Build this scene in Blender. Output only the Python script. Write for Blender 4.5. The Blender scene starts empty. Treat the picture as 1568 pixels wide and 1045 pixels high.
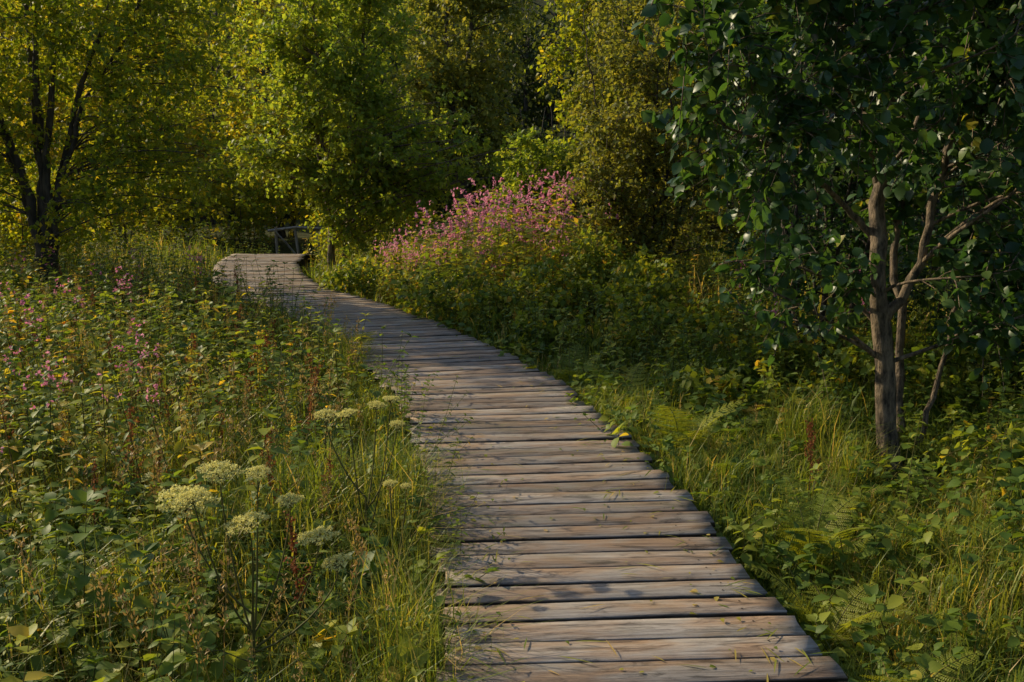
import bpy, math, numpy as np
from mathutils import Vector
rng=np.random.default_rng(11)
U=lambda a,b,n=None: rng.uniform(a,b,n)
def nrm(v): return v/np.maximum(np.linalg.norm(v,axis=-1,keepdims=True),1e-9)
def rdir(n): return nrm(rng.normal(size=(n,3)))

# ------------------------------------------------------------------ path / terrain
PY=np.array([-4,0,2,3.03,3.7,4.68,5.78,7.42,8.57,9.93,11.26,12.79,14.2,16.3,18.2,20.5])
PX=np.array([.95,.68,.52,.44,.37,.26,.083,-.25,-.70,-1.28,-1.95,-2.93,-3.62,-4.2,-4.45,-4.3])
_t=np.linspace(-4,20.5,400); _c=np.interp(_t,PY,PX)
_k=np.hanning(31); _k/=_k.sum()
_cs=np.convolve(np.pad(_c,15,mode='edge'),_k,'valid')
def cx(y): return np.interp(y,_t,_cs)
def sm(a,b,x):
    s=np.clip((x-a)/(b-a),0,1); return s*s*(3-2*s)
def H(x,y):
    z=-.30+.05*np.sin(1.3*x+.5)*np.cos(.9*y)+.02*np.sin(3.1*x+2*y)
    z=z+13*sm(32,64,np.hypot(x,y-8))
    z=z+.25*sm(1.3,3.5,x-cx(y))*sm(7,11,y)
    z=z-.35*np.exp(-((x+4.9)**2+(y-21.5)**2)/4)
    return z
def deckz(y): return -.1*np.clip(y-18,0,9)

# ------------------------------------------------------------------ mesh tools
class MB:
    def __init__(s): s.v=[];s.t=[];s.f=[];s.n=0
    def add(s,v,faces,tint):
        v=np.asarray(v,float).reshape(-1,3)
        s.v.append(v); s.t.append(np.broadcast_to(np.asarray(tint,float),(len(v),)).copy())
        for fa,m in faces:
            fa=np.asarray(fa,int)
            if len(fa): s.f.append((fa+s.n,m))
        s.n+=len(v)
    def template(s):
        d={}
        for fa,m in s.f: d.setdefault((fa.shape[1],m),[]).append(fa)
        return np.concatenate(s.v),[(np.concatenate(a),k[1]) for k,a in d.items()],np.concatenate(s.t)
    def obj(s,name,mats,smooth=False,extra=None,parent=None):
        v=np.concatenate(s.v).astype(np.float32); t=np.concatenate(s.t).astype(np.float32)
        li=np.concatenate([fa.ravel() for fa,m in s.f]).astype(np.int32)
        tot=np.concatenate([np.full(len(fa),fa.shape[1]) for fa,m in s.f])
        mi=np.concatenate([np.full(len(fa),m) for fa,m in s.f]).astype(np.int32)
        st=np.concatenate([[0],np.cumsum(tot)[:-1]]).astype(np.int32)
        me=bpy.data.meshes.new(name)
        me.vertices.add(len(v)); me.vertices.foreach_set('co',v.ravel())
        me.loops.add(len(li)); me.loops.foreach_set('vertex_index',li)
        me.polygons.add(len(tot)); me.polygons.foreach_set('loop_start',st)
        for m in mats: me.materials.append(m)
        me.polygons.foreach_set('material_index',mi)
        if smooth: me.polygons.foreach_set('use_smooth',np.ones(len(tot),bool))
        a=me.attributes.new('tint','FLOAT','POINT'); a.data.foreach_set('value',t)
        if extra is not None:
            a=me.attributes.new('lc','FLOAT_VECTOR','POINT'); a.data.foreach_set('vector',np.asarray(extra,np.float32).ravel())
        me.update(calc_edges=True)
        o=bpy.data.objects.new(name,me); bpy.context.scene.collection.objects.link(o)
        if parent: o.parent=parent
        return o
def inst(mb,T,P,R,S,tint,tmul=1.0,remap=None):
    tv,tf,tt=T; N=len(P); n=len(tv)
    if N==0: return
    S=np.asarray(S,float)
    if S.ndim==1: S=np.repeat(S[:,None],3,1)
    v=np.einsum('nij,nvj->nvi',R,tv[None]*S[:,None,:])+P[:,None,:]
    off=(np.arange(N)*n)[:,None,None]
    faces=[((fa[None]+off).reshape(-1,fa.shape[1]),m if remap is None else remap[m]) for fa,m in tf]
    t=(np.asarray(tint)[:,None]+tt[None]*tmul).ravel()
    mb.add(v.reshape(-1,3),faces,t)
def frames(d,n):
    y=nrm(d); x=nrm(np.cross(y,n)); z=np.cross(x,y)
    return np.stack([x,y,z],axis=-1)
def Rz(a):
    c,s=np.cos(a),np.sin(a);o=np.zeros_like(a);l=np.ones_like(a)
    return np.stack([np.stack([c,-s,o],-1),np.stack([s,c,o],-1),np.stack([o,o,l],-1)],-2)
def Rx(a):
    c,s=np.cos(a),np.sin(a);o=np.zeros_like(a);l=np.ones_like(a)
    return np.stack([np.stack([l,o,o],-1),np.stack([o,c,-s],-1),np.stack([o,s,c],-1)],-2)
def bez(a,b,c,d,n):
    t=np.linspace(0,1,n)[None,:,None]
    a,b,c,d=[q[:,None,:] for q in (a,b,c,d)]
    return a*(1-t)**3+3*b*t*(1-t)**2+3*c*t*t*(1-t)+d*t**3
def tubes(mb,C,R,k,mat,tint=.5):
    C=np.asarray(C,float)
    if C.ndim==2: C=C[None]
    N,n,_=C.shape; R=np.broadcast_to(R,(N,n))
    T=nrm(np.gradient(C,axis=1)); av=nrm(T.mean(1))
    ref=np.zeros((N,3)); ref[np.arange(N),np.abs(av).argmin(1)]=1
    A=nrm(np.cross(T,ref[:,None,:])); B=np.cross(T,A)
    a=np.linspace(0,2*np.pi,k,endpoint=False)
    ring=C[:,:,None,:]+R[:,:,None,None]*(np.cos(a)[None,None,:,None]*A[:,:,None,:]+np.sin(a)[None,None,:,None]*B[:,:,None,:])
    i=np.arange(n-1)[:,None]; j=np.arange(k)[None,:]; j2=(j+1)%k
    f=np.stack([i*k+j,i*k+j2,(i+1)*k+j2,(i+1)*k+j],-1).reshape(-1,4)
    f=(f[None]+(np.arange(N)*n*k)[:,None,None]).reshape(-1,4)
    mb.add(ring.reshape(-1,3),[(f,mat)],tint)
def leafT(n=3,w=.32,fold=.25,curl=.25,peak=.42,mat=0,z0=0):
    m=MB(); vs=[[0,0,0]]; 
    for i in range(1,n):
        y=i/n; ww=w*math.sin(math.pi*y**(math.log(.5)/math.log(peak)))**.8
        z=-curl*y*y
        vs+=[[0,y,z],[-ww,y-.03,z+fold*ww],[ww,y-.03,z+fold*ww]]
    vs.append([0,1,-curl]); L=len(vs)-1
    tri=[(0,1,2),(0,3,1)]; q=[]
    for i in range(n-2):
        a=1+3*i;b=a+3
        q+=[(a,b,b+1,a+1),(a,a+2,b+2,b)]
    a=1+3*(n-2); tri+=[(a,L,a+1),(a,a+2,L)]
    m.add(vs,[(np.array(tri),mat)]+([(np.array(q),mat)] if q else []),0.)
    return m.template()
LF_FAR=leafT(2,.38,.3,.15,.5)
LF_MID=leafT(3,.34,.25,.3,.42)
LF_NEAR=leafT(5,.42,.22,.3,.5)
LF_THIN=leafT(3,.17,.3,.4,.4)

# ------------------------------------------------------------------ materials
def newmat(name):
    m=bpy.data.materials.new(name); m.use_nodes=True; nt=m.node_tree; nt.nodes.clear()
    o=nt.nodes.new('ShaderNodeOutputMaterial'); return m,nt,o
def ramp(nt,fac,cols,inter='LINEAR'):
    r=nt.nodes.new('ShaderNodeValToRGB'); r.color_ramp.interpolation=inter
    e=r.color_ramp.elements
    while len(e)<len(cols): e.new(.5)
    for q,(p,c) in zip(e,cols): q.position=p; q.color=(*c,1)
    nt.links.new(fac,r.inputs[0]); return r.outputs[0]
def foliage(name,cols,trans=.42,gain=(2.2,1.9,.7),rough=.5,spec=.25,nscale=1.2,namp=.5,mul=1.):
    m,nt,o=newmat(name); N=nt.nodes.new; L=nt.links.new
    cols=[(p,tuple(min(.8,v*mul) for v in c)) for p,c in cols]
    at=N('ShaderNodeAttribute'); at.attribute_name='tint'
    g=N('ShaderNodeNewGeometry'); nz=N('ShaderNodeTexNoise'); nz.inputs['Scale'].default_value=nscale; nz.inputs['Detail'].default_value=2
    L(g.outputs['Position'],nz.inputs['Vector'])
    ma=N('ShaderNodeMath'); ma.operation='MULTIPLY_ADD'; ma.inputs[1].default_value=namp; ma.inputs[2].default_value=-namp/2
    L(nz.outputs['Fac'],ma.inputs[0])
    ad=N('ShaderNodeMath'); ad.operation='ADD'; ad.use_clamp=True; L(ma.outputs[0],ad.inputs[0]); L(at.outputs['Fac'],ad.inputs[1])
    c=ramp(nt,ad.outputs[0],cols)
    p=N('ShaderNodeBsdfPrincipled'); p.inputs['Roughness'].default_value=rough; p.inputs['Specular IOR Level'].default_value=spec
    L(c,p.inputs['Base Color'])
    vm=N('ShaderNodeVectorMath'); vm.operation='MULTIPLY'; vm.inputs[1].default_value=gain; L(c,vm.inputs[0])
    tr=N('ShaderNodeBsdfTranslucent'); L(vm.outputs[0],tr.inputs['Color'])
    mx=N('ShaderNodeMixShader'); mx.inputs[0].default_value=trans; L(p.outputs[0],mx.inputs[1]); L(tr.outputs[0],mx.inputs[2])
    L(mx.outputs[0],o.inputs[0]); return m
def bark(name,c1,c2,scale=14,st=(1,1,.3)):
    m,nt,o=newmat(name); N=nt.nodes.new; L=nt.links.new
    tc=N('ShaderNodeTexCoord'); mp=N('ShaderNodeMapping'); mp.inputs['Scale'].default_value=st; L(tc.outputs['Object'],mp.inputs[0])
    nz=N('ShaderNodeTexNoise'); nz.inputs['Scale'].default_value=scale; nz.inputs['Detail'].default_value=8; nz.inputs['Roughness'].default_value=.65; L(mp.outputs[0],nz.inputs['Vector'])
    c=ramp(nt,nz.outputs['Fac'],[(.38,c1),(.62,c2)])
    p=N('ShaderNodeBsdfPrincipled'); p.inputs['Roughness'].default_value=.85; L(c,p.inputs['Base Color'])
    b=N('ShaderNodeBump'); b.inputs['Strength'].default_value=1; b.inputs['Distance'].default_value=.04; L(nz.outputs['Fac'],b.inputs['Height']); L(b.outputs[0],p.inputs['Normal'])
    L(p.outputs[0],o.inputs[0]); return m
def plain(name,c1,c2,rough=.6,trans=0):
    return foliage(name,[(0,c1),(1,c2)],trans,(1.4,1.2,1),rough,.2)

M_bark=bark('bark_brown',(.03,.024,.018),(.11,.085,.06))
M_bark2=bark('bark_grey',(.04,.03,.02),(.30,.22,.14),26,(1,1,.35))
M_gold=foliage('leaf_golden',[(0,(.05,.085,.012)),(.4,(.12,.15,.016)),(.78,(.19,.185,.018)),(1,(.28,.21,.025))],.56,(2.1,1.9,.6),mul=1.65)
M_green=foliage('leaf_fresh_green',[(0,(.05,.09,.018)),(.5,(.11,.155,.024)),(1,(.20,.21,.03))],.52,(2.1,1.85,.7),mul=1.75)
M_olive=foliage('leaf_olive',[(0,(.05,.07,.018)),(.5,(.105,.12,.026)),(1,(.18,.165,.035))],.5,(2.1,1.8,.7),mul=1.75)
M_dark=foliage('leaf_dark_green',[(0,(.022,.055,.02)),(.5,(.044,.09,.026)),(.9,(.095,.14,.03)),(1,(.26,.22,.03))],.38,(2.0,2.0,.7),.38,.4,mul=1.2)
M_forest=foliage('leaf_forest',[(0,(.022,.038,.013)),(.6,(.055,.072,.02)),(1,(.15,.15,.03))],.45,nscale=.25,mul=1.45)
M_under=foliage('leaf_undergrowth',[(0,(.03,.06,.014)),(.45,(.085,.125,.02)),(.8,(.19,.20,.026)),(1,(.34,.22,.035))],.44,(2.1,1.85,.65),mul=1.7,namp=.7)
M_grass=foliage('grass_blade',[(0,(.04,.07,.014)),(.5,(.105,.14,.022)),(.8,(.22,.20,.035)),(1,(.38,.27,.11))],.42,(1.9,1.7,.65),.45,.3,.8,.6,mul=1.6)
M_fern=foliage('fern_frond',[(0,(.07,.125,.018)),(1,(.20,.20,.025))],.44,(2.,1.8,.55),mul=1.45)
M_stem=plain('stem_green',(.07,.09,.02),(.12,.09,.03))
M_redstem=plain('stem_red',(.12,.04,.018),(.2,.09,.03))
M_pink=foliage('petal_pink',[(0,(.62,.14,.30)),(1,(.80,.38,.50))],.4,(1.2,1.1,1.1),.6,.2)
M_seed=foliage('seed_brown',[(0,(.14,.04,.018)),(1,(.36,.17,.06))],.25,(1.5,1.3,1),.8,.1)
M_yellow=foliage('goldenrod_yellow',[(0,(.45,.33,.04)),(1,(.65,.5,.08))],.35,(1.3,1.2,.8),.8,.1)
M_umbel=foliage('umbel_cream',[(0,(.64,.57,.18)),(1,(.86,.80,.36))],.4,(1.1,1.05,.85),.8,.1)
M_straw=foliage('straw_dry',[(0,(.25,.15,.045)),(1,(.5,.35,.13))],.3,(1.3,1.2,.8))

# ------------------------------------------------------------------ ground
def build_ground():
    xs=np.concatenate([np.linspace(-120,-14,30)[:-1],np.linspace(-14,14,113),np.linspace(14,120,30)[1:]])
    ys=np.concatenate([np.linspace(-110,-4,30)[:-1],np.linspace(-4,26,121),np.linspace(26,130,30)[1:]])
    X,Y=np.meshgrid(xs,ys); Z=H(X,Y); n=len(xs);m=len(ys)
    i=np.arange(m-1)[:,None];j=np.arange(n-1)[None]
    f=np.stack([i*n+j,i*n+j+1,(i+1)*n+j+1,(i+1)*n+j],-1).reshape(-1,4)
    mb=MB(); mb.add(np.stack([X,Y,Z],-1),[(f,0)],.5)
    M,nt,o=newmat('forest_floor'); N=nt.nodes.new; L=nt.links.new
    g=N('ShaderNodeNewGeometry'); nz=N('ShaderNodeTexNoise'); nz.inputs['Scale'].default_value=3; nz.inputs['Detail'].default_value=9; nz.inputs['Roughness'].default_value=.7
    L(g.outputs['Position'],nz.inputs['Vector'])
    c=ramp(nt,nz.outputs['Fac'],[(.3,(.025,.02,.01)),(.5,(.04,.045,.014)),(.7,(.07,.085,.025))])
    p=N('ShaderNodeBsdfPrincipled'); p.inputs['Roughness'].default_value=1; p.inputs['Specular IOR Level'].default_value=.1; L(c,p.inputs['Base Color'])
    b=N('ShaderNodeBump'); b.inputs['Strength'].default_value=1; b.inputs['Distance'].default_value=.05; L(nz.outputs['Fac'],b.inputs['Height']); L(b.outputs[0],p.inputs['Normal'])
    L(p.outputs[0],o.inputs[0])
    mb.obj('ground',[M],True)
build_ground()

# ------------------------------------------------------------------ boardwalk
def build_boardwalk():
    mb=MB(); LC=[]; y=-3.0; w=.1465; idx=0
    step=.163
    prof=lambda w:np.array([(-w/2+.004,-.03),(-w/2,-.004),(-w/2+.003,0),(0,.0005),(w/2-.003,0),(w/2,-.004),(w/2-.004,-.03)])
    nails=[]
    while y<20.3:
        x=float(cx(y)); sl=float((cx(y+.15)-cx(y-.15))/.3); ang=math.atan(-sl)*.55
        ln=1.32+U(-.035,.035)+ .03*(math.sin(idx*.7)); off=U(-.02,.02)
        ww=w+U(-.010,.004); nseg=14; k=7
        us=np.linspace(-ln/2,ln/2,nseg+1)
        e1=np.cumsum(rng.normal(0,.0013,nseg+1)); e2=np.cumsum(rng.normal(0,.0013,nseg+1)); e1-=e1.mean(); e2-=e2.mean()
        e1=np.clip(e1,-.0035,.0035);e2=np.clip(e2,-.0035,.0035)
        pr=prof(ww); V=[];C=[]
        tz=U(-.003,.003); tilt=rng.normal(0,.004); bow=U(-.004,.004); roll=rng.normal(0,.012)
        a=ang+rng.normal(0,.005); ca,sa=math.cos(a),math.sin(a)
        for i,u in enumerate(us):
            endj=rng.normal(0,.004,k) if i in(0,nseg) else np.zeros(k)
            for j in range(k):
                v=pr[j,0]+(e1[i] if j<3 else (e2[i] if j>3 else 0)); z=pr[j,1]
                uu=u+endj[j]
                V.append((x+off+uu*ca-v*sa, y+uu*sa+v*ca, deckz(y)+z+tz+tilt*u+bow*(2*u/ln)**2+roll*v+ (U(-.0005,.0005))))
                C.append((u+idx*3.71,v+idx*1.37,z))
        i=np.arange(nseg)[:,None];j=np.arange(k)[None];j2=(j+1)%k
        f=np.stack([i*k+j,(i+1)*k+j,(i+1)*k+j2,i*k+j2],-1).reshape(-1,4)
        cap=np.array([list(range(k)),[nseg*k+q for q in range(k)][::-1]])
        mb.add(V,[(f,0),(cap,0)],U(0,1)); LC+=C
        for su in (-1,1):
            for sv in (-.035,.035):
                u=su*(ln/2-.16)+U(-.01,.01); v=sv+U(-.006,.006)
                nails.append((x+off+u*ca-v*sa,y+u*sa+v*ca,deckz(y)+.0022+tz+tilt*u+bow*(2*u/ln)**2+roll*v))
        hd=math.atan(-sl); y+=step*(math.cos(hd)**.4)*.985; idx+=1
    M,nt,o=newmat('weathered_wood'); N=nt.nodes.new; L=nt.links.new
    lc=N('ShaderNodeAttribute'); lc.attribute_name='lc'; ti=N('ShaderNodeAttribute'); ti.attribute_name='tint'
    def noise(sc,vec,det=6,ro=.6,dist=0):
        mp=N('ShaderNodeMapping'); mp.inputs['Scale'].default_value=vec; L(lc.outputs['Vector'],mp.inputs[0])
        nz=N('ShaderNodeTexNoise'); nz.inputs['Scale'].default_value=sc; nz.inputs['Detail'].default_value=det; nz.inputs['Roughness'].default_value=ro; nz.inputs['Distortion'].default_value=dist
        L(mp.outputs[0],nz.inputs['Vector']); return nz.outputs['Fac']
    grain=noise(1,(2.5,60,30),8,.72,.8); blot=noise(1,(2.2,7,4),5,.6,.4); fine=noise(1,(9,260,100),3,.6); blot2=noise(1,(3.2,14,5),7,.68,1.2); moss=noise(1,(1.3,3,3),6,.7,.5)
    g=ramp(nt,grain,[(.30,(.09,.075,.065)),(.42,(.32,.28,.25)),(.56,(.49,.44,.40)),(.78,(.64,.58,.53))])
    wr=ramp(nt,grain,[(.30,(.11,.065,.035)),(.5,(.42,.27,.165)),(.75,(.60,.43,.28))])
    f1=ramp(nt,blot,[(.42,(0,0,0)),(.60,(.85,.85,.85))])
    mx=N('ShaderNodeMixRGB'); L(f1,mx.inputs[0]); L(g,mx.inputs[1]); L(wr,mx.inputs[2])
    dk=ramp(nt,blot2,[(.36,(.28,.27,.26)),(.48,(.9,.9,.9)),(1,(1.1,1.08,1.05))])
    m2=N('ShaderNodeMixRGB'); m2.blend_type='MULTIPLY'; m2.inputs[0].default_value=1; L(mx.outputs[0],m2.inputs[1]); L(dk,m2.inputs[2])
    tr=ramp(nt,ti.outputs['Fac'],[(0,(.55,.53,.51)),(.5,(.86,.84,.80)),(1,(1.12,1.09,1.04))])
    m3=N('ShaderNodeMixRGB'); m3.blend_type='MULTIPLY'; m3.inputs[0].default_value=1; L(m2.outputs[0],m3.inputs[1]); L(tr,m3.inputs[2])
    ms=N('ShaderNodeMixRGB'); L(ramp(nt,moss,[(.54,(0,0,0)),(.70,(.5,.5,.5))]),ms.inputs[0]); L(m3.outputs[0],ms.inputs[1]); ms.inputs[2].default_value=(.14,.13,.07,1)
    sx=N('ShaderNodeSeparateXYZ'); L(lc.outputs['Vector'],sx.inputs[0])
    sd=N('ShaderNodeMapRange'); sd.inputs['From Min'].default_value=-.008; sd.inputs['From Max'].default_value=-.001; sd.inputs['To Min'].default_value=.1; sd.inputs['To Max'].default_value=1; L(sx.outputs['Z'],sd.inputs['Value'])  # gap shade put into the colour: plank sides darken below the top edge
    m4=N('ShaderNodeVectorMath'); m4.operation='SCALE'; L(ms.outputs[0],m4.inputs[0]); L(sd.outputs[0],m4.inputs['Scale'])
    p=N('ShaderNodeBsdfPrincipled'); p.inputs['Roughness'].default_value=.5; p.inputs['Specular IOR Level'].default_value=.45; L(m4.outputs[0],p.inputs['Base Color'])
    ad=N('ShaderNodeMath'); ad.operation='ADD'; L(grain,ad.inputs[0]); L(fine,ad.inputs[1])
    b=N('ShaderNodeBump'); b.inputs['Strength'].default_value=.9; b.inputs['Distance'].default_value=.006; L(ad.outputs[0],b.inputs['Height']); L(b.outputs[0],p.inputs['Normal'])
    L(p.outputs[0],o.inputs[0])
    root=bpy.data.objects.new('boardwalk',None); bpy.context.scene.collection.objects.link(root)
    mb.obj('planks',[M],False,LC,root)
    nb=MB(); a=np.linspace(0,2*np.pi,6,endpoint=False)
    disc=MB(); disc.add(np.stack([np.cos(a),np.sin(a),0*a],-1),[(np.array([range(6)]),0)],0.)
    P=np.array(nails); n=len(P); inst(nb,disc.template(),P,Rz(np.zeros(n)),np.full(n,.0045),np.full(n,.5))
    nb.obj('nails',[bark('nail_rust',(.03,.02,.015),(.07,.045,.03))],parent=root)
    sb=MB(); ys=np.linspace(-3,20.2,90)
    for s in(-.5,.5):
        C=[]
        for yy in ys:
            sl=(cx(yy+.1)-cx(yy-.1))/.2; C.append((cx(yy)+s*math.sqrt(1+sl*sl)*.98,yy,deckz(yy)-.10))
        C=np.array(C)
        w_,h_=.045,.062
        V=[];F=[]
        for c in C: V+=[(c[0]-w_,c[1],c[2]-h_),(c[0]+w_,c[1],c[2]-h_),(c[0]+w_,c[1],c[2]+h_),(c[0]-w_,c[1],c[2]+h_)]
        for i in range(len(C)-1):
            for j in range(4): F.append((i*4+j,i*4+(j+1)%4,i*4+4+(j+1)%4,i*4+4+j))
        sb.add(V,[(np.array(F),0)],.3)
        for yy in np.arange(-2.5,20,1.6):
            sl=(cx(yy+.1)-cx(yy-.1))/.2; px=float(cx(yy)+(s*1.13)*math.sqrt(1+sl*sl)*.98)
            tubes(sb,np.array([(px,yy,-.6),(px,yy,-.3),(px,yy,float(deckz(yy))-.045)]),.05,8,0,.3)
    sb.obj('support_beams',[bark('old_timber',(.03,.024,.018),(.10,.08,.06))],parent=root)
build_boardwalk()

# ------------------------------------------------------------------ trees
def tree(mb,stems,clumps,npri,nsec,nleaf,lsize,LT,twig=.45,droop=.25,leafmat=1,barkmat=0,shell=.45,tb=.45,prir=.010,upn=.9,k=5,twigs=True,rise=.35):
    SP=[];SR=[];ST=[]
    for pts,r0,r1 in stems:
        pts=np.array(pts,float); d=np.concatenate([[0],np.cumsum(np.linalg.norm(np.diff(pts,axis=0),axis=1))]); 
        tt=np.linspace(0,d[-1],28); C=np.stack([np.interp(tt,d,pts[:,i]) for i in range(3)],-1)
        kk=np.hanning(7);kk/=kk.sum(); C2=np.stack([np.convolve(np.pad(C[:,i],3,mode='reflect',reflect_type='odd'),kk,'valid') for i in range(3)],-1)
        C2[1:-1]+=rng.normal(0,.014,(26,3))*min(1,d[-1]/4)
        r=r0+(r1-r0)*np.linspace(0,1,28)**.8; r[0]*=1.35; r[1]*=1.12; r*=rng.uniform(.93,1.08,28)
        tubes(mb,C2,r,9,barkmat); SP.append(C2[4:]);SR.append(r[4:]);ST.append(nrm(np.gradient(C2,axis=0))[4:])
    SP=np.concatenate(SP);SR=np.concatenate(SR);ST=np.concatenate(ST)
    cl=np.array([c[:6] for c in clumps],float); wt=np.array([c[3]*c[4]*c[5]*(c[6] if len(c)>6 else 1) for c in clumps]); wt=wt**.8; wt/=wt.sum()
    ci=rng.choice(len(cl),npri,p=wt)
    tg=cl[ci,:3]+cl[ci,3:6]*rdir(npri)*(U(0,1,npri)**shell)[:,None]
    dv=tg[:,None]-SP[None]; hd=np.linalg.norm(dv[...,:2],axis=-1)
    cost=np.linalg.norm(dv,axis=-1)+1.5*np.maximum(0,rise*hd-dv[...,2])+rng.uniform(0,.5,dv.shape[:2])
    si=cost.argmin(1); st=SP[si]; L=np.linalg.norm(tg-st,axis=1,keepdims=True); dr=nrm(tg-st)
    C=bez(st,st+(ST[si]*.5+dr)*L*.28+rng.normal(0,.08,st.shape)*L,tg-(dr+np.array([0,0,-.15]))*L*.3+rng.normal(0,.11,st.shape)*L,tg,9)
    r0=np.minimum(SR[si]*.6,prir*.5+prir*L[:,0]); tubes(mb,C,r0[:,None]*np.linspace(1,.22,9)[None],k,barkmat)
    N=npri*nsec; pi=np.repeat(np.arange(npri),nsec); u=U(.3,1,N); ii=np.clip((u*8).astype(int),0,7); fr=(u*8-ii)[:,None]
    p0=C[pi,ii]*(1-fr)+C[pi,ii+1]*fr; tn=nrm(C[pi,ii+1]-C[pi,ii]); d=nrm(tn*.6+rdir(N)*.9)
    tl=(twig*U(.5,1.25,N))[:,None]; e=p0+d*tl-np.array([0,0,1])*tl*droop
    T=bez(p0,p0+d*tl*.33,p0+d*tl*.7-np.array([0,0,1])*tl*droop*.3,e,4)
    if twigs: tubes(mb,T,(np.minimum(.0045,prir*.45)*np.linspace(1,.4,4))[None],3,barkmat)
    n=N*nleaf; qi=np.repeat(np.arange(N),nleaf); u=U(.08,1,n)*3; ii=np.clip(u.astype(int),0,2); fr=(u-ii)[:,None]
    p=T[qi,ii]*(1-fr)+T[qi,ii+1]*fr; tn=nrm(T[qi,ii+1]-T[qi,ii])
    p=p+rng.normal(0,lsize*.25,p.shape)
    ld=nrm(tn*.5+rdir(n)*.9+np.array([0,0,-.25])); ln_=nrm(rdir(n)*.75+np.array([0,0,upn]))
    tw=rng.normal(0,.13,N)[qi]
    inst(mb,LT,p,frames(ld,ln_),lsize*U(.6,1.25,n),np.clip(tb+tw+rng.normal(0,.16,n),0,1),remap=[leafmat])
def autostems(x,y,h,ns,r,spread,z=None,lean=(0,0)):
    out=[]; z0=float(H(x,y))-.1 if z is None else z
    for i in range(ns):
        a=2*math.pi*i/ns+U(-.5,.5); s=spread*U(.5,1.1) if ns>1 else spread*.3
        bs=.07*spread*min(ns-1,3)/1.
        pts=[(x+bs*math.cos(a),y+bs*math.sin(a),z0)]
        for q in(.2,.5,.8,1.):
            pts.append((x+lean[0]*q+math.cos(a)*(bs+s*q**1.1)+rng.normal(0,.06),y+lean[1]*q+math.sin(a)*(bs+s*q**1.1)+rng.normal(0,.06),z0+h*q*U(.93,1.05)))
        out.append((pts,r*U(.6,1.1),r*.15))
    return out
def mk(name,stems,clumps,*a,mats,**k):
    mb=MB(); tree(mb,stems,clumps,*a,**k); return mb.obj(name,mats,False)

B=np.array([-5.85,12.5,0.])
hs=[([B+[0,0,-.4],B+[.02,0,.2],B+[0,0,.7]],.15,.12)]
for dx,dy,zt,r in((-1.5,.2,4.6,.06),(-1.0,-.5,5.2,.075),(-.3,.6,5.8,.07),(.25,-.2,5.6,.06),(.7,-.3,5.2,.065),(1.3,.2,4.8,.055),(1.8,-.4,4.2,.045)):
    hs.append(([B+[dx*.03,dy*.03,.0+U(0,.3)],B+[dx*.12,dy*.12,1.2],B+[dx*.38,dy*.45,2.4],B+[dx*.75,dy*.8,zt*.75],B+[dx,dy,zt]],r,.014))
mk('hawthorn_tree',hs,
   [(-5.6,12.3,3.4,2.8,1.9,1.5),(-4.2,12.0,2.4,1.4,1.4,1.2),(-6.8,12.3,2.5,1.5,1.4,1.0),(-5.6,12.2,5.0,2.4,2.0,1.3),(-3.7,11.8,3.7,1.2,1.3,.9),(-4.5,12.0,1.4,1.4,1.2,.7,.8),(-3.3,11.8,1.8,.8,.9,.7),(-6.9,12.0,1.3,1.2,1.0,.7,.8),(-3.6,12.2,1.0,.7,.8,.5,.8)],
   300,12,12,.066,LF_FAR,mats=[M_bark,M_gold],twig=.52,droop=.25,tb=.45,prir=.0042,rise=.05)
mk('hawthorn_tree',autostems(-9.6,15.3,5.0,4,.12,1.4),
   [(-9.4,15,3.0,2.0,1.8,1.5),(-9.4,15,4.4,1.6,1.6,.8),(-9.0,14.8,1.4,1.8,1.3,.9)],
   100,11,10,.08,LF_FAR,mats=[M_bark,M_gold],twig=.5,droop=.1,tb=.65)
mk('alder_tree',autostems(-2.9,16.3,5.2,3,.07,.7),
   [(-2.6,16.2,3.4,1.4,1.3,1.3),(-1.75,15.9,1.95,1.4,1.2,1.0),(-3.5,16.1,1.9,1.1,1.1,.8),(-2.6,16.2,4.8,1.2,1.2,.9),(-.9,15.6,1.6,1.2,.8,.75,1.3),(-3.9,16.4,3.2,.9,.9,.9),(-2.4,15.6,.9,1.2,.7,.5,1.3)],
   250,11,11,.085,LF_FAR,mats=[M_bark2,M_green],twig=.4,droop=.2,tb=.58,prir=.008)
mk('willow_tree',autostems(-1.2,23.5,7.6,2,.12,.6),
   [(-1.1,23.5,5.0,1.8,1.5,2.2),(-1.3,23.3,2.7,2.1,1.5,1.5),(-.8,23.2,6.6,1.3,1.3,1.)],
   190,11,12,.11,LF_FAR,mats=[M_bark,M_olive],twig=.6,droop=.5,tb=.5,twigs=False)
mk('birch_tree',autostems(1.7,19.5,6.5,2,.08,.6,lean=(.2,0)),
   [(1.6,19.5,3.9,1.15,1.1,1.5),(1.9,19.3,2.3,1.5,1.1,1.2),(1.5,19.4,5.4,1.2,1.1,1.0),(2.8,19.4,3.2,1.1,1.0,1.3)],
   150,10,11,.09,LF_FAR,mats=[M_bark2,M_gold],twig=.45,droop=.4,tb=.5)
mk('sapling_bush',autostems(.45,17.2,2.0,5,.025,.4),
   [(.45,17.2,1.5,.7,.6,.75),(.2,17.,.8,.7,.6,.5)],
   60,9,11,.085,LF_FAR,mats=[M_bark2,M_green],twig=.3,tb=.55)
mk('olive_shrub',autostems(1.7,12.6,3.6,7,.03,.8),
   [(1.6,12.4,2.2,.95,.9,1.0),(1.7,12.2,1.1,1.1,.8,.8),(1.9,12.6,3.3,1.1,.9,.9),(1.2,12.2,1.6,.5,.6,.6)],
   190,10,11,.06,LF_FAR,mats=[M_bark,M_olive],twig=.35,tb=.5)
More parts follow.
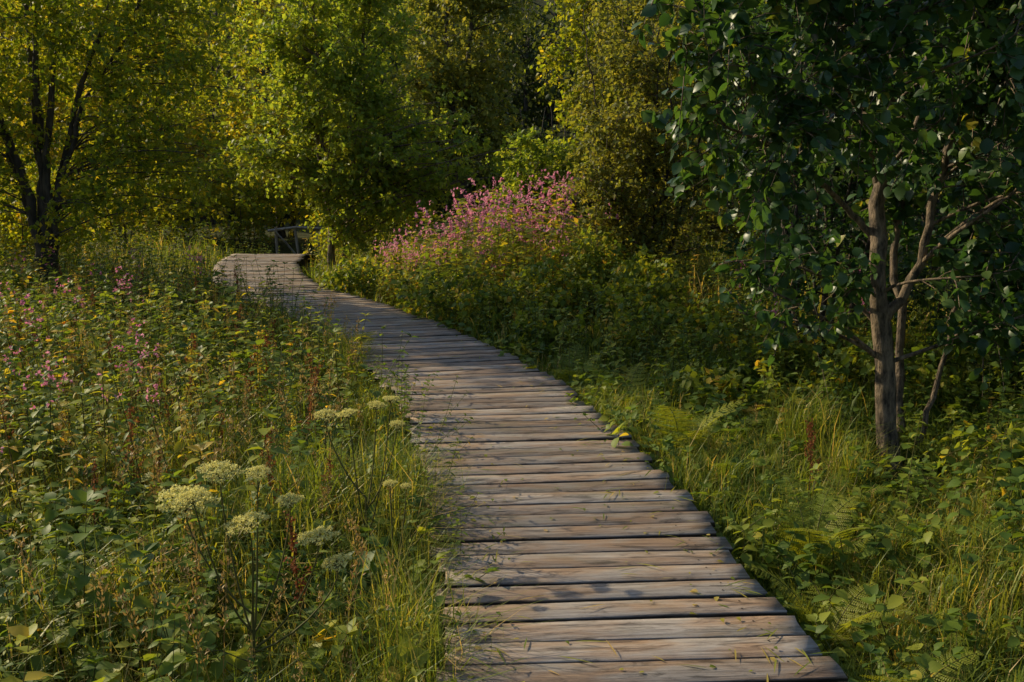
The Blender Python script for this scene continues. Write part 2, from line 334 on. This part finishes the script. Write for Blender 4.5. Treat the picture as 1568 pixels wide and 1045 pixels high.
for (x,y,h,m,t,s) in [(-8.8,24.2,6.5,M_gold,.7,2.4),(-13.5,19.5,4.8,M_gold,.75,2.2),(-4.0,27,8,M_green,.7,2.4),(-13.5,27,7.5,M_gold,.75,2.8),(-9.5,31,9,M_green,.8,2.8),(-5.8,25.5,7,M_gold,.65,1.8),(2.9,25,8,M_olive,.3,1.6)]:
    mk('sunlit_tree',autostems(x,y,h,3,.12,1.2),
     [(x,y,h*.42,s,s*.9,h*.25),(x+.6,y-.4,h*.2,s*1.05,s*.9,h*.18),(x-.3,y,h*.72,s*.9,s*.8,h*.22)],
     120,10,10,.13,LF_FAR,mats=[M_bark,m],twig=.6,droop=.3,tb=t,twigs=False)  # mostly raised tints put the sunlit glow into the leaf colour
mb=MB()
for (x,y,s) in [(-7.4,15.8,.85),(-10.8,18,1.2),(-12.4,16.4,1.2),(-7.4,21.4,1.0),(-9.8,20.2,1.0),(-3.1,19.0,.9),(-2.6,20.6,1.1),(-12,22,1.4),(-8.6,22.2,1.1),(-3.4,23.2,1.3),(-15,23,1.6),(-6.2,23.2,1.0)]:
    tree(mb,autostems(x,y,1.8*s,5,.02,.6*s),[(x,y,.55*s,s,s*.8,.75*s),(x+.2,y,1.2*s,.7*s,.7*s,.5*s)],34,9,11,.085,LF_FAR,twig=.4,droop=.2,tb=.55,prir=.006,twigs=False)
mb.obj('sunlit_bushes',[M_bark,M_gold])
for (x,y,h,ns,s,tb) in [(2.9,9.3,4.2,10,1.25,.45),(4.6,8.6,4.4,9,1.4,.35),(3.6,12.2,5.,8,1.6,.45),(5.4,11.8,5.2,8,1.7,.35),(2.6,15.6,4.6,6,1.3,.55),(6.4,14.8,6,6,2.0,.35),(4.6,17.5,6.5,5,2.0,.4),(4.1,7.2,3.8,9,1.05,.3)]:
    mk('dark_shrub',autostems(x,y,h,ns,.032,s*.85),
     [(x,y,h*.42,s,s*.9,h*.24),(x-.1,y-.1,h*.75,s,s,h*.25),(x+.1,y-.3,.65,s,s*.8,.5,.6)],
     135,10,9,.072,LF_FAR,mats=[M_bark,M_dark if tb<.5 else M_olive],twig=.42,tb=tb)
zg=float(H(2.5,6.4))-.1
st=[([(2.50,6.35,zg),(2.44,6.35,.3),(2.35,6.35,.75),(2.32,6.4,1.6),(2.40,6.45,2.5),(2.3,6.5,3.8),(2.2,6.5,5.0)],.076,.016),
    ([(2.37,6.35,.62),(2.60,6.35,.95),(2.70,6.4,1.5),(2.9,6.4,2.4),(3.2,6.4,3.8)],.034,.01),
    ([(2.62,6.58,zg),(2.62,6.6,.4),(2.56,6.7,1.2),(2.75,6.8,2.2),(2.8,6.9,4.0)],.036,.01),
    ([(2.34,6.42,1.55),(2.1,6.2,2.0),(1.7,5.8,2.45),(1.3,5.5,2.9)],.028,.008),
    ([(2.33,6.42,1.2),(2.0,6.3,1.5),(1.6,6.0,1.75),(1.15,5.7,1.9)],.024,.006),
    ([(2.7,6.5,zg),(2.95,6.6,.5),(3.1,6.7,1.3),(3.3,6.8,2.4)],.022,.007)]
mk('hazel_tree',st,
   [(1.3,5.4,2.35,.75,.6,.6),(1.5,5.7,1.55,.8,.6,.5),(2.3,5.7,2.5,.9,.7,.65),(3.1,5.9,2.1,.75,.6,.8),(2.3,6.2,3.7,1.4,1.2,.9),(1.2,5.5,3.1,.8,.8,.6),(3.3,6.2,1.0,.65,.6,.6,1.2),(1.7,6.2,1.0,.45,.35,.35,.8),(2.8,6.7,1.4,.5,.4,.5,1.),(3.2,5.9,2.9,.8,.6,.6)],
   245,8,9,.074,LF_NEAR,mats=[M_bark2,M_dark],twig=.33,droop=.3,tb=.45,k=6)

# ------------------------------------------------------------------ forest backdrop
mb=MB()
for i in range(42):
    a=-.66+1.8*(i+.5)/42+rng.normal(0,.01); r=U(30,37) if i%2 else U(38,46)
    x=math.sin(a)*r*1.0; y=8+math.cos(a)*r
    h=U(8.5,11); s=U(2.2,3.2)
    tree(mb,autostems(x,y,h,1,.2,1.),[(x,y,float(H(x,y))+h*.3,s,s,h*.28),(x,y,float(H(x,y))+h*.65,s*.9,s*.9,h*.3)],50,8,9,.22,LF_FAR,twig=1.2,droop=.35,tb=.3 if a>-.22 else .7,prir=.02,twigs=False)  # lighter tint on the left paints the sunlit look into the leaves
for i in range(34):
    a=-.62+1.75*(i+.5)/34; r=U(21,27) if abs(a+.25)>.08 and a>-.3 else U(27,31)
    x=math.sin(a)*r; y=8+math.cos(a)*r; s=U(1.5,2.4)
    tree(mb,autostems(x,y,3.5,3,.06,.8),[(x,y,1.2,s,s,1.4)],30,8,10,.16,LF_FAR,twig=.7,droop=.3,tb=.35,twigs=False)
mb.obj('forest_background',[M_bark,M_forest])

# ------------------------------------------------------------------ plant templates
def t_stem(mb,h,bend,r,mat=1,n=5):
    t=np.linspace(0,1,n); C=np.stack([bend[0]*t**2,bend[1]*t**2,h*t],-1)
    tubes(mb,C,r*np.linspace(1,.4,n),3,mat,0.); return lambda q:np.array([bend[0]*q*q,bend[1]*q*q,h*q])
def t_leafy(h,nodes,ll,LT=LF_MID,flowers=0,low=.15):
    mb=MB(); f=t_stem(mb,h,(U(-.15,.15),U(-.15,.15)),.004)
    P=[];D=[];S=[];a0=U(0,6)
    for i in range(nodes):
        q=low+(1-low)*(i+.5)/nodes; a=a0+i*1.57+U(-.3,.3)
        for s in (0,math.pi):
            P.append(f(q)); D.append((math.cos(a+s),math.sin(a+s),U(-.25,.45))); S.append(ll*(1.1-.6*q)*U(.8,1.2))
    for i in range(4):
        a=U(0,6.3); P.append(f(1)); D.append((math.cos(a),math.sin(a),U(.3,1))); S.append(ll*.5)
    P=np.array(P);D=np.array(D);S=np.array(S); n=len(P)
    inst(mb,LT,P,frames(D,nrm(np.array([0,0,1.])+rdir(n)*.45)),S,rng.normal(0,.08,n),remap=[0])
    if flowers:
        fl=[];
        for i in range(flowers):
            q=U(.78,1.1); a=U(0,6.3); c=f(min(q,1))+np.array([math.cos(a)*.08,math.sin(a)*.08,max(0,q-1)*h+U(-.01,.05)])
            for j in range(4): fl.append(c+rng.normal(0,.009,3))
        fl=np.array(fl); n=len(fl); inst(mb,LF_MID,fl,frames(rdir(n),rdir(n)),np.full(n,.03),U(-.3,.3,n),remap=[2])
    return mb.template()
def t_dock(h):
    mb=MB(); f=t_stem(mb,h,(U(-.08,.08),U(-.08,.08)),.004,1)
    P=[]
    for b in range(7):
        q0=.4+.08*b; a=U(0,6.3); L=.16*(1.1-q0)
        for j in range(22):
            u=U(0,1); P.append(f(q0+.02)+np.array([math.cos(a)*L*u*.6,math.sin(a)*L*u*.6,L*u*1.2])+rng.normal(0,.006,3))
    for j in range(60): P.append(f(U(.5,1))+rng.normal(0,.009,3))
    P=np.array(P); n=len(P); inst(mb,LF_FAR,P,frames(rdir(n),rdir(n)),np.full(n,.016),U(0,.5,n),remap=[2])
    return mb.template()
def t_blade(bend,w=.011):
    ys=[0,.35,.7,1]; V=[]
    for i,q in enumerate(ys[:3]):
        ww=w*(1,.85,.55)[i]; V+=[(-ww,bend*q*q,q*(1-.25*bend*q)),(ww,bend*q*q,q*(1-.25*bend*q))]
    V.append((0,bend,1-.45*bend)); m=MB()
    m.add(V,[(np.array([(0,1,3,2),(2,3,5,4)]),0),(np.array([(4,5,6)]),0)],0.); return m.template()

def pts_region(n,x0,x1,y0,y1,mask=None,edge=.66):
    out=[]; c=0
    while c<n:
        x=U(x0,x1,n*2); y=U(y0,y1,n*2); d=np.abs(x-cx(y))/np.sqrt(1+((cx(y+.1)-cx(y-.1))/.2)**2)
        ok=(d>edge)&(x>-.62*y-2.2)&(x<.62*y+1.6)&(np.hypot(x-2.45,y-6.05)>.33)
        if mask is not None: ok&=mask(x,y)
        q=np.stack([x[ok],y[ok]],-1); out.append(q); c+=len(q)
    q=np.concatenate(out)[:n]; return np.concatenate([q,H(q[:,0],q[:,1])[:,None]],1)
def patch(x,y,f=1.,s=0): return .5+.25*np.sin(f*1.7*x+1.3*f*y+s)+.25*np.sin(f*2.9*x-2.1*f*y+2*s+1)
def scatter(mb,Ts,P,S,tint,tilt=.15,remap=None):
    n=len(P); ch=rng.integers(0,len(Ts),n); R=Rz(U(0,6.283,n))@Rx(rng.normal(0,tilt,n))
    S=np.broadcast_to(S,(n,)); 
    for k,T in enumerate(Ts):
        m=ch==k; inst(mb,T,P[m],R[m],S[m],np.asarray(tint)[m],remap=remap)
left=lambda x,y:(x<cx(y)-.6)
right=lambda x,y:(x>cx(y)+.6)

# ---- grass
mb=MB(); BL=[t_blade(b) for b in(.15,.4,.75,1.1)]
def grass(n,x0,x1,y0,y1,l0,l1,mask=None,edge=.66,w=1.,sink=0,dry=0.,tb=.42,lean=.3):
    P=pts_region(n,x0,x1,y0,y1,mask,edge)
    nt=max(1,n//16); ti=rng.integers(0,nt,n); keep=U(0,1,n)<.65
    P2=P[ti].copy(); P2[:,:2]+=rng.normal(0,.05,(n,2)); P=np.where(keep[:,None],P2,P)
    d=np.abs(P[:,0]-cx(P[:,1])); P=P[d>edge*.97]; n=len(P); P[:,2]=H(P[:,0],P[:,1])-sink
    L=U(l0,l1,n)*(.6+.7*patch(P[:,0],P[:,1],1.3,2.)); L*=.65+.35*sm(.6,1.2,np.abs(P[:,0]-cx(P[:,1])))
    S=np.stack([np.maximum(L,.25)*w*U(.6,1.2,n),L,L],-1)
    ch=rng.integers(0,4,n); R=Rz(U(0,6.283,n))@Rx(rng.normal(0,lean,n))
    t=np.clip(rng.normal(tb,.15,n)+.35*(patch(P[:,0],P[:,1],.9,5.)-.5)+(U(0,1,n)<(.07+dry))*.5,0,1)
    for k in range(4):
        m=ch==k; inst(mb,BL[k],P[m],R[m],S[m],t[m])
grass(38000,-3.6,1,1.6,5.5,.3,.58,left,w=.85,tb=.45,lean=.4)
grass(32000,-5,1,5.0,10,.3,.55,left,w=1.1,dry=.1,tb=.48,lean=.4)
grass(34000,-.2,3.6,1.6,6.5,.14,.32,right,w=1.3,tb=.42,lean=.5,dry=.03)
grass(16000,-.2,4.6,6.2,10,.2,.4,right,w=1.4,tb=.36,lean=.45)
grass(28000,-9,5,9.5,21,.3,.6,w=1.7,dry=.08,tb=.5)
grass(9000,-6,6,-3,2,.3,.5,edge=.7)
grass(12000,-3.3,1,1.6,9,.45,.75,mask=lambda x,y:np.abs(cx(y)-x-.76)<.12,w=.7,lean=.65,tb=.5)
grass(6000,-2,3,1.6,9,.3,.5,mask=lambda x,y:np.abs(x-cx(y)-.76)<.12,w=.8,lean=.6)
for (x,y) in((2.05,5.7),(1.9,6.3)):
    grass(500,x-.12,x+.12,y-.12,y+.12,.4,.65,w=.6,tb=.5,lean=.7)
mb.obj('grass',[M_grass])

# ---- leafy undergrowth
LEAFY=[t_leafy(.75,8,.09) for _ in range(3)]+[t_leafy(.6,6,.12,LF_NEAR) for _ in range(1)]+[t_leafy(.8,10,.10,LF_THIN) for _ in range(4)]+[t_leafy(.7,11,.06,LF_MID) for _ in range(2)]
LOW=[t_leafy(.32,4,.10,LF_MID,low=.3) for _ in range(4)]+[t_leafy(.28,3,.12,LF_NEAR,low=.4) for _ in range(2)]
TALL=[t_leafy(1.,15,.075,LF_THIN) for _ in range(3)]+[t_leafy(.95,12,.08,LF_MID) for _ in range(2)]
BROAD=[t_leafy(.8,7,.16,LF_MID,low=.2) for _ in range(3)]
mb=MB()
P=pts_region(2100,-9,0,4.2,14.5,lambda x,y:left(x,y)&(x<cx(y)-.8)&(patch(x,y,.8,1.)>.25)&(U(0,1,x.shape)<(.35+.65*sm(.8,1.8,cx(y)-x))))
scatter(mb,LEAFY,P,U(.65,1.25,len(P)),np.clip(rng.normal(.48,.22,len(P)),0,1),.2)
P=pts_region(420,-8,0,4.6,12,lambda x,y:left(x,y)&(x<cx(y)-1.1)&(patch(x,y,1.1,4.)>.45))
scatter(mb,TALL,P,U(.7,1.1,len(P)),np.clip(rng.normal(.5,.22,len(P)),0,1),.15)
P=pts_region(210,-6,0,3.4,10,lambda x,y:left(x,y)&(x<cx(y)-1.1)&(patch(x,y,1.1,1.)>.45))
scatter(mb,BROAD,P,U(.6,1.05,len(P)),np.clip(rng.normal(.5,.2,len(P)),0,1),.15)
P=pts_region(480,-3.5,-.4,2.2,4.6,lambda x,y:left(x,y)&(x<-.85))
scatter(mb,LEAFY+LOW+BROAD[:1],P,U(.5,.85,len(P)),np.clip(rng.normal(.45,.18,len(P)),0,1),.2)
P=pts_region(900,-3.5,0,1.8,6,lambda x,y:x<cx(y)-.75)
scatter(mb,LOW,P,U(.7,1.3,len(P)),np.clip(rng.normal(.48,.18,len(P)),0,1),.3)
P=pts_region(260,-4,0,2.6,12,lambda x,y:np.abs(cx(y)-x-.74)<.1,.6)
scatter(mb,LEAFY,P,U(.35,.75,len(P)),np.clip(rng.normal(.5,.18,len(P)),0,1),.5)
P=pts_region(36,-1.4,0,5.6,7.6,lambda x,y:np.abs(cx(y)-x-.70)<.12,.52)
scatter(mb,TALL,P,U(.5,.8,len(P)),np.clip(rng.normal(.3,.1,len(P)),0,1),.4)
P=pts_region(20,-1.4,.2,3.9,4.7,lambda x,y:np.abs(cx(y)-x-.68)<.1,.52)
scatter(mb,LEAFY,P,U(.5,.65,len(P)),np.clip(rng.normal(.4,.1,len(P)),0,1),.45)
P=pts_region(130,-2,2,2.6,11,lambda x,y:np.abs(x-cx(y)-.76)<.1,.6)
scatter(mb,LOW,P,U(.6,1.2,len(P)),np.clip(rng.normal(.45,.15,len(P)),0,1),.45)
P=pts_region(900,-3,5,7.8,13,lambda x,y:x>cx(y)+.9)
scatter(mb,LEAFY,P,U(.5,1.0,len(P)),np.clip(rng.normal(.45,.2,len(P)),0,1))
P=pts_region(1300,.6,4.8,2,8.5,lambda x,y:x>cx(y)+.75)
scatter(mb,LOW,P,U(.45,1.15,len(P)),np.clip(rng.normal(.38,.18,len(P)),0,1),.3)
P=pts_region(380,1.3,4.8,3,8.5,lambda x,y:(x>cx(y)+1.8)&(np.hypot(x-2.3,y-5.8)>.5))
scatter(mb,LEAFY+BROAD[:1],P,U(.45,.9,len(P)),np.clip(rng.normal(.36,.18,len(P)),0,1))
P=pts_region(1100,-11,4,13,24,lambda x,y:np.abs(x-cx(y))>.9,.9)
scatter(mb,LEAFY,P,U(.6,1.2,len(P)),np.clip(rng.normal(.6,.18,len(P)),0,1))
P=pts_region(60,-5.6,-3.4,18.6,20.2,None,.3); scatter(mb,LEAFY,P,U(.5,.7,60),np.full(60,.5))
mb.obj('leafy_undergrowth',[M_under,M_stem])

# ---- pink balsam
BAL=[t_leafy(1.15,9,.15,LF_MID if i%2 else LF_THIN,flowers=f,low=.2) for i,f in enumerate((0,10,8,6,11,9))]
def balsam(n,mask,box,s0,s1,tb=.7):
    mb=MB(); P=pts_region(n,*box,mask); scatter(mb,BAL,P,U(s0,s1,n),np.clip(rng.normal(tb,.12,n),0,1),.09)
    mb.obj('himalayan_balsam',[M_under,M_redstem,M_pink])
balsam(130,lambda x,y:((x-.05)/1.15)**2+((y-12.4)/1.2)**2<1,(-1.5,1.6,11,14),.7,1.25)
balsam(45,lambda x,y:((x+1.1)/.7)**2+((y-12.8)/.8)**2<1,(-2,-.3,12,14),.6,.9)
balsam(70,lambda x,y:(x<-3.0)&(x<cx(y)-1.2),(-7.5,-2.5,6.5,12.5),.5,.85,.5)
balsam(16,lambda x,y:(x<-1.9),(-4.2,-1.8,4.2,7),.55,.8,.5)
balsam(8,lambda x,y:(x>2.),(2,3.4,8,9.5),.6,.9,.4)

# ---- brambles
def bramble(cl,n):
    mb=MB(); st=[]
    for c in cl:
        for _ in range(5):
            a=U(0,6.3); x,y=c[0],c[1]; z=float(H(x,y))-.05
            st.append(([(x+U(-.2,.2),y+U(-.2,.2),z),(x+.2*math.cos(a),y+.2*math.sin(a),z+c[5]*.9),(x+.5*c[3]*math.cos(a),y+.5*c[4]*math.sin(a),z+c[5]*1.2)],.007,.003))
    tree(mb,st,cl,n,8,8,.07,LF_MID,twig=.28,droop=.2,tb=.5,prir=.006)
    mb.obj('bramble_thicket',[M_stem,M_under])
bramble([(-.4,10.9,.1,.8,.6,.38),(.5,10.6,.15,.8,.7,.45),(1.3,10.3,.2,.8,.7,.5),(-1.1,11.9,.05,.6,.6,.35),(.9,11.4,.45,.8,.6,.45),(.45,9.6,-.05,.55,.5,.3),(1.6,9.2,.1,.7,.6,.4),(2.0,8.2,.0,.6,.5,.35),(-2.1,13.3,.1,.5,.6,.35)],230)
bramble([(-4.9,10.8,.1,1.,.8,.4),(-6.3,11.0,.2,1.,.7,.45),(-3.6,11.2,.0,.6,.6,.3),(-4.6,9.2,0,.9,.7,.35),(-3.2,6.8,-.05,.6,.5,.3),(-1.9,4.3,-.1,.45,.4,.28)],170)
bramble([(3.1,5.4,-.05,.6,.5,.32),(3.0,7.6,0,.8,.6,.4),(1.7,7.3,-.1,.4,.5,.22),(2.7,4.3,-.15,.5,.5,.2)],90)

# ---- dock / dry stalks / goldenrod
DK=[t_dock(.8) for _ in range(4)]
mb=MB(); P=pts_region(90,-7,-.5,4.2,12,lambda x,y:x<cx(y)-1.1); scatter(mb,DK,P,U(.7,1.15,90),U(0,.5,90),.08)
P=np.array([(-.78,3.45,-.3),(1.62,5.2,-.3),(1.66,5.25,-.3)]); scatter(mb,DK,P,np.array([.95,.8,.75]),np.array([.0,.1,.05]),.03)
mb.obj('dock_seed_stalks',[M_under,M_redstem,M_seed])
mb=MB(); P=pts_region(26,-6.5,-1.2,4.6,10.5,lambda x,y:x<cx(y)-1.3); scatter(mb,DK,P,U(.8,1.2,26),U(0,.5,26),.15)
mb.obj('goldenrod',[M_under,M_stem,M_yellow])
mb=MB(); t=MB(); f=t_stem(t,.9,(.05,.12),.0018,0); Pp=np.array([f(U(.72,1.))+rng.normal(0,.014,3) for _ in range(60)]); inst(t,LF_THIN,Pp,frames(rdir(60)+np.array([0,0,1.5]),rdir(60)),np.full(60,.022),U(0,.5,60),remap=[0])
T=[t.template()]; P=pts_region(520,-7,1,2.6,12,lambda x,y:x<cx(y)-.8); scatter(mb,T,P,U(.5,.95,520),U(0,.5,520),.2)
P=pts_region(60,1.5,4,2.6,7,lambda x,y:x>cx(y)+1.3); scatter(mb,T,P,U(.3,.5,60),U(0,.5,60),.3)
mb.obj('seeding_grass',[M_straw])

# ---- ferns
def frond(mb,base,dirv,L,seed_t):
    n=22; t=np.linspace(0,1,40); d=np.array([math.cos(dirv[0]),math.sin(dirv[0]),0]); el=dirv[1]
    ang=el-1.15*t**1.5; ds=L/39; C=np.zeros((40,3)); 
    for i in range(1,40): C[i]=C[i-1]+(d*math.cos(ang[i])+np.array([0,0,math.sin(ang[i])]))*ds
    C+=base; tubes(mb,C,.0028*np.linspace(1,.3,40),3,1,.5)
    T=nrm(np.gradient(C,axis=0)); side=np.array([-d[1],d[0],0]); 
    P=[];D=[];NN=[];S=[]
    for i in range(n):
        q=.14+.86*i/n; k=int(q*39); pl=L*.24*math.sin(math.pi*min(1,(q*.86+.12))**.9)**.8*(1 if q<.9 else .8)
        nv=np.cross(T[k],side); nv=nv if nv[2]>0 else -nv
        for s in(-1,1):
            dd=nrm(side*s+T[k]*.4-np.array([0,0,.12])+rng.normal(0,.06,3)); m=max(4,int(pl/.009))
            for j in range(m):
                u=(j+.5)/m; pp=C[k]+dd*pl*u; w=(1-u)**.6*L*.017+.002
                for s2 in(-1,1):
                    P.append(pp);D.append(nrm(T[k]*s2+dd*.5));NN.append(nv);S.append(w)
    P=np.array(P);D=np.array(D);NN=np.array(NN)+rng.normal(0,.12,(len(P),3));S=np.array(S)
    inst(mb,LF_FAR,P,frames(D,NN),np.stack([np.minimum(S,.01)*1.3,S*1.2,S],-1),np.clip(seed_t+rng.normal(0,.06,len(P)),0,1),remap=[0])
def fern(x,y,n,L,el=1.15,tb=.5):
    mb=MB(); z=float(H(x,y)); a0=U(0,6.3)
    for i in range(n): frond(mb,np.array([x,y,z])+rng.normal(0,.02,3)*[1,1,0],(a0+i*6.283/n+U(-.3,.3),el+U(-.25,.2)),L*U(.75,1.15),tb+U(-.2,.2))
    mb.obj('fern',[M_fern,M_stem])
for a in [(1.08,6.1,9,.62,1.25,.6),(1.25,5.7,7,.5,1.15,.4),(1.45,4.55,8,.56,1.25,.6),(1.3,3.85,8,.52,1.25,.7),(1.35,3.3,7,.46,1.15,.7),(1.65,3.35,6,.4,1.1,.5),(-.46,3.95,5,.55,1.25,.7),(-1.7,7.0,6,.75,1.2,.5),(-.75,3.0,4,.4,1.,.5),(.85,7.4,7,.55,1.1,.4),(-2.3,5.4,6,.7,1.1,.5),(2.1,4.4,6,.48,1.,.4),(1.75,5.3,6,.48,1.,.35),(-1.5,9.,5,.7,1.2,.5),(.5,8.4,7,.55,1.1,.35),(1.5,6.7,6,.5,1.1,.3)]: fern(*a)

# ---- hogweed
def umbel(mb,c,r,axis=(0,0,1)):
    c=np.array(c,float); ax=nrm(np.array(axis,float)); base=c-ax*r*.7; nr=26
    ga=np.arange(nr)*2.39996; rr=np.sqrt((np.arange(nr)+.5)/nr)*r
    tmp=np.array([1,0,0.]); e1=nrm(np.cross(ax,tmp)); e2=np.cross(ax,e1)
    tips=c+np.outer(np.cos(ga)*rr,e1)+np.outer(np.sin(ga)*rr,e2)-ax*(rr**2/r*.25)[:,None]+rng.normal(0,r*.05,(nr,3))
    B=np.repeat(base[None],nr,0); tubes(mb,bez(B,B+(tips-B)*.3,tips-(tips-B)*.3+0,tips,3),.0011,3,1)
    P=[]
    for t in tips:
        m=34; g=np.arange(m)*2.4; q=np.sqrt((np.arange(m)+.5)/m)*r*.19
        P.append(t+np.outer(np.cos(g)*q,e1)+np.outer(np.sin(g)*q,e2)+ax*(.005-(q/(r*.19))**2*.006)[:,None]+rng.normal(0,.0015,(m,3)))
    P=np.concatenate(P); n=len(P); inst(mb,LF_FAR,P,frames(rdir(n),nrm(rdir(n)*.8+ax)),np.full(n,r*.12),U(.1,.9,n),remap=[2])
    return base
def hogweed(base,heads,nl=4):
    mb=MB(); b=np.array([*base,float(H(*base))]); top=np.mean([h[:3] for h in heads],0); node=b+(top-b)*.55; node[:2]=b[:2]+(top[:2]-b[:2])*.3
    tubes(mb,bez(b[None],b[None]+[[0,0,.2]],node[None]-[[0,0,.12]],node[None],8),np.linspace(.008,.005,8),6,1)
    for i,h in enumerate(heads):
        ax=nrm(np.array([U(-.25,.15),U(-.2,.0),1])); ub=umbel(mb,h[:3],h[3],ax); st_=b+(node-b)*(U(.6,1) if i else 1)
        dd=ub-st_; tubes(mb,bez(st_[None],(st_+dd*[.6,.6,.25])[None],(ub-ax*.06)[None],ub[None],8),np.linspace(.0042,.0022,8),5,1)
    for i in range(nl):
        a=U(0,6.3); q=b+(node-b)*U(.1,.7); e=q+np.array([math.cos(a)*.22,math.sin(a)*.22,.10]); tubes(mb,np.array([q,(q+e)/2+[0,0,.03],e]),.002,4,1)
        n=7; u=np.array([.5,.5,.75,.75,1,1,1]); aa=a+np.array([-1.1,1.1,-1,1,-.5,.5,0]); P=q+(e-q)*u[:,None]; D=np.stack([np.cos(aa),np.sin(aa),np.full(n,-.1)],-1)
        inst(mb,LF_MID,P,frames(D,nrm(np.array([0,0,1.])+rdir(n)*.2)),np.full(n,.085),np.full(n,.5),remap=[0])
    mb.obj('hogweed_plant',[M_under,M_stem,M_umbel])
hogweed((-.88,3.12),[(-1.07,3.12,.62,.092),(-.97,3.18,.69,.066),(-1.02,3.02,.655,.05),(-.86,3.05,.56,.066),(-.85,3.2,.675,.042),(-.74,3.15,.595,.042),(-.64,3.08,.50,.062),(-.57,3.03,.43,.048)])
hogweed((-.66,4.25),[(-.83,4.3,.59,.052),(-.72,4.2,.62,.046),(-.60,4.3,.63,.04),(-.53,4.25,.67,.036),(-.50,4.2,.57,.034)],2)
hogweed((-.5,3.9),[(-.5,3.9,.40,.03),(-.44,3.95,.37,.024)],2)

# ---- debris on boards
mb=MB(); n=480; y=2.2+U(0,9.8,n)*U(0,1,n); side=np.where(U(0,1,n)<.5,-1,1); off=side*(.62-np.abs(rng.normal(0,.25,n))); x=cx(y)+off
P=np.stack([x,y,np.full(n,.009)],-1); a=U(0,6.28,n)
D=np.stack([np.cos(a),np.sin(a),U(0,.15,n)],-1); NN=nrm(rdir(n)*.3+[0,0,1])
m=U(0,1,n)<.45
inst(mb,LF_MID,P[m],frames(D[m],NN[m]),U(.012,.034,m.sum()),U(.3,1,m.sum()))
m=~m; inst(mb,LF_THIN,P[m],frames(D[m],NN[m]),np.stack([np.full(m.sum(),.02),U(.05,.16,m.sum()),np.full(m.sum(),.02)],-1),U(.3,1,m.sum()))
mb.obj('fallen_leaves',[M_grass])

# ---- far wooden railing
root=MB(); zz=float(H(-4.9,20.6)); T=.26
for x_,y_ in((-4.95,20.9),(-4.55,21.1),(-4.15,21.3)):
    tubes(root,np.array([(x_,y_,zz-.2),(x_+.02,y_,zz+.3),(x_+U(-.04,.04),y_,T+U(-.02,.04))]),.03,7,0)
tubes(root,np.array([(-5.1,20.85,T-.04),(-4.55,21.07,T+.02),(-4.05,21.3,T-.03)]),.03,7,0)
tubes(root,np.array([(-4.95,20.86,T-.05),(-4.75,20.98,-.05),(-4.57,21.05,-.3)]),.022,6,0)
root.obj('wooden_railing',[bark('railing_timber',(.2,.18,.15),(.4,.36,.31))])

# ------------------------------------------------------------------ light, world, camera
az=math.radians(-62); el=math.radians(30)
D=Vector((math.sin(az)*math.cos(el),math.cos(az)*math.cos(el),math.sin(el)))
sl=bpy.data.lights.new('sun','SUN'); sl.energy=5; sl.angle=math.radians(.6); sl.color=(1,.84,.55)
so=bpy.data.objects.new('sun',sl); so.rotation_euler=(-D).to_track_quat('-Z','Y').to_euler(); so.location=(-20,10,20); bpy.context.scene.collection.objects.link(so)
w=bpy.data.worlds.new('World'); bpy.context.scene.world=w; w.use_nodes=True; nt=w.node_tree
bg=nt.nodes['Background']; sk=nt.nodes.new('ShaderNodeTexSky'); sk.sky_type='NISHITA'; sk.sun_disc=False; sk.sun_elevation=el; sk.sun_rotation=az%(2*math.pi)
nt.links.new(sk.outputs[0],bg.inputs[0]); bg.inputs[1].default_value=.15
cam=bpy.data.cameras.new('camera'); cam.lens=35; cam.sensor_width=36; cam.clip_end=500; cam.clip_start=.05
co=bpy.data.objects.new('camera',cam); co.location=(0,0,1.7); co.rotation_euler=(math.radians(90-10.37),0,0)
bpy.context.scene.collection.objects.link(co); bpy.context.scene.camera=co
s=bpy.context.scene; s.view_settings.view_transform='Standard'; s.view_settings.look='None'; s.view_settings.exposure=0
print('VERTS',sum(len(m.vertices) for m in bpy.data.meshes))
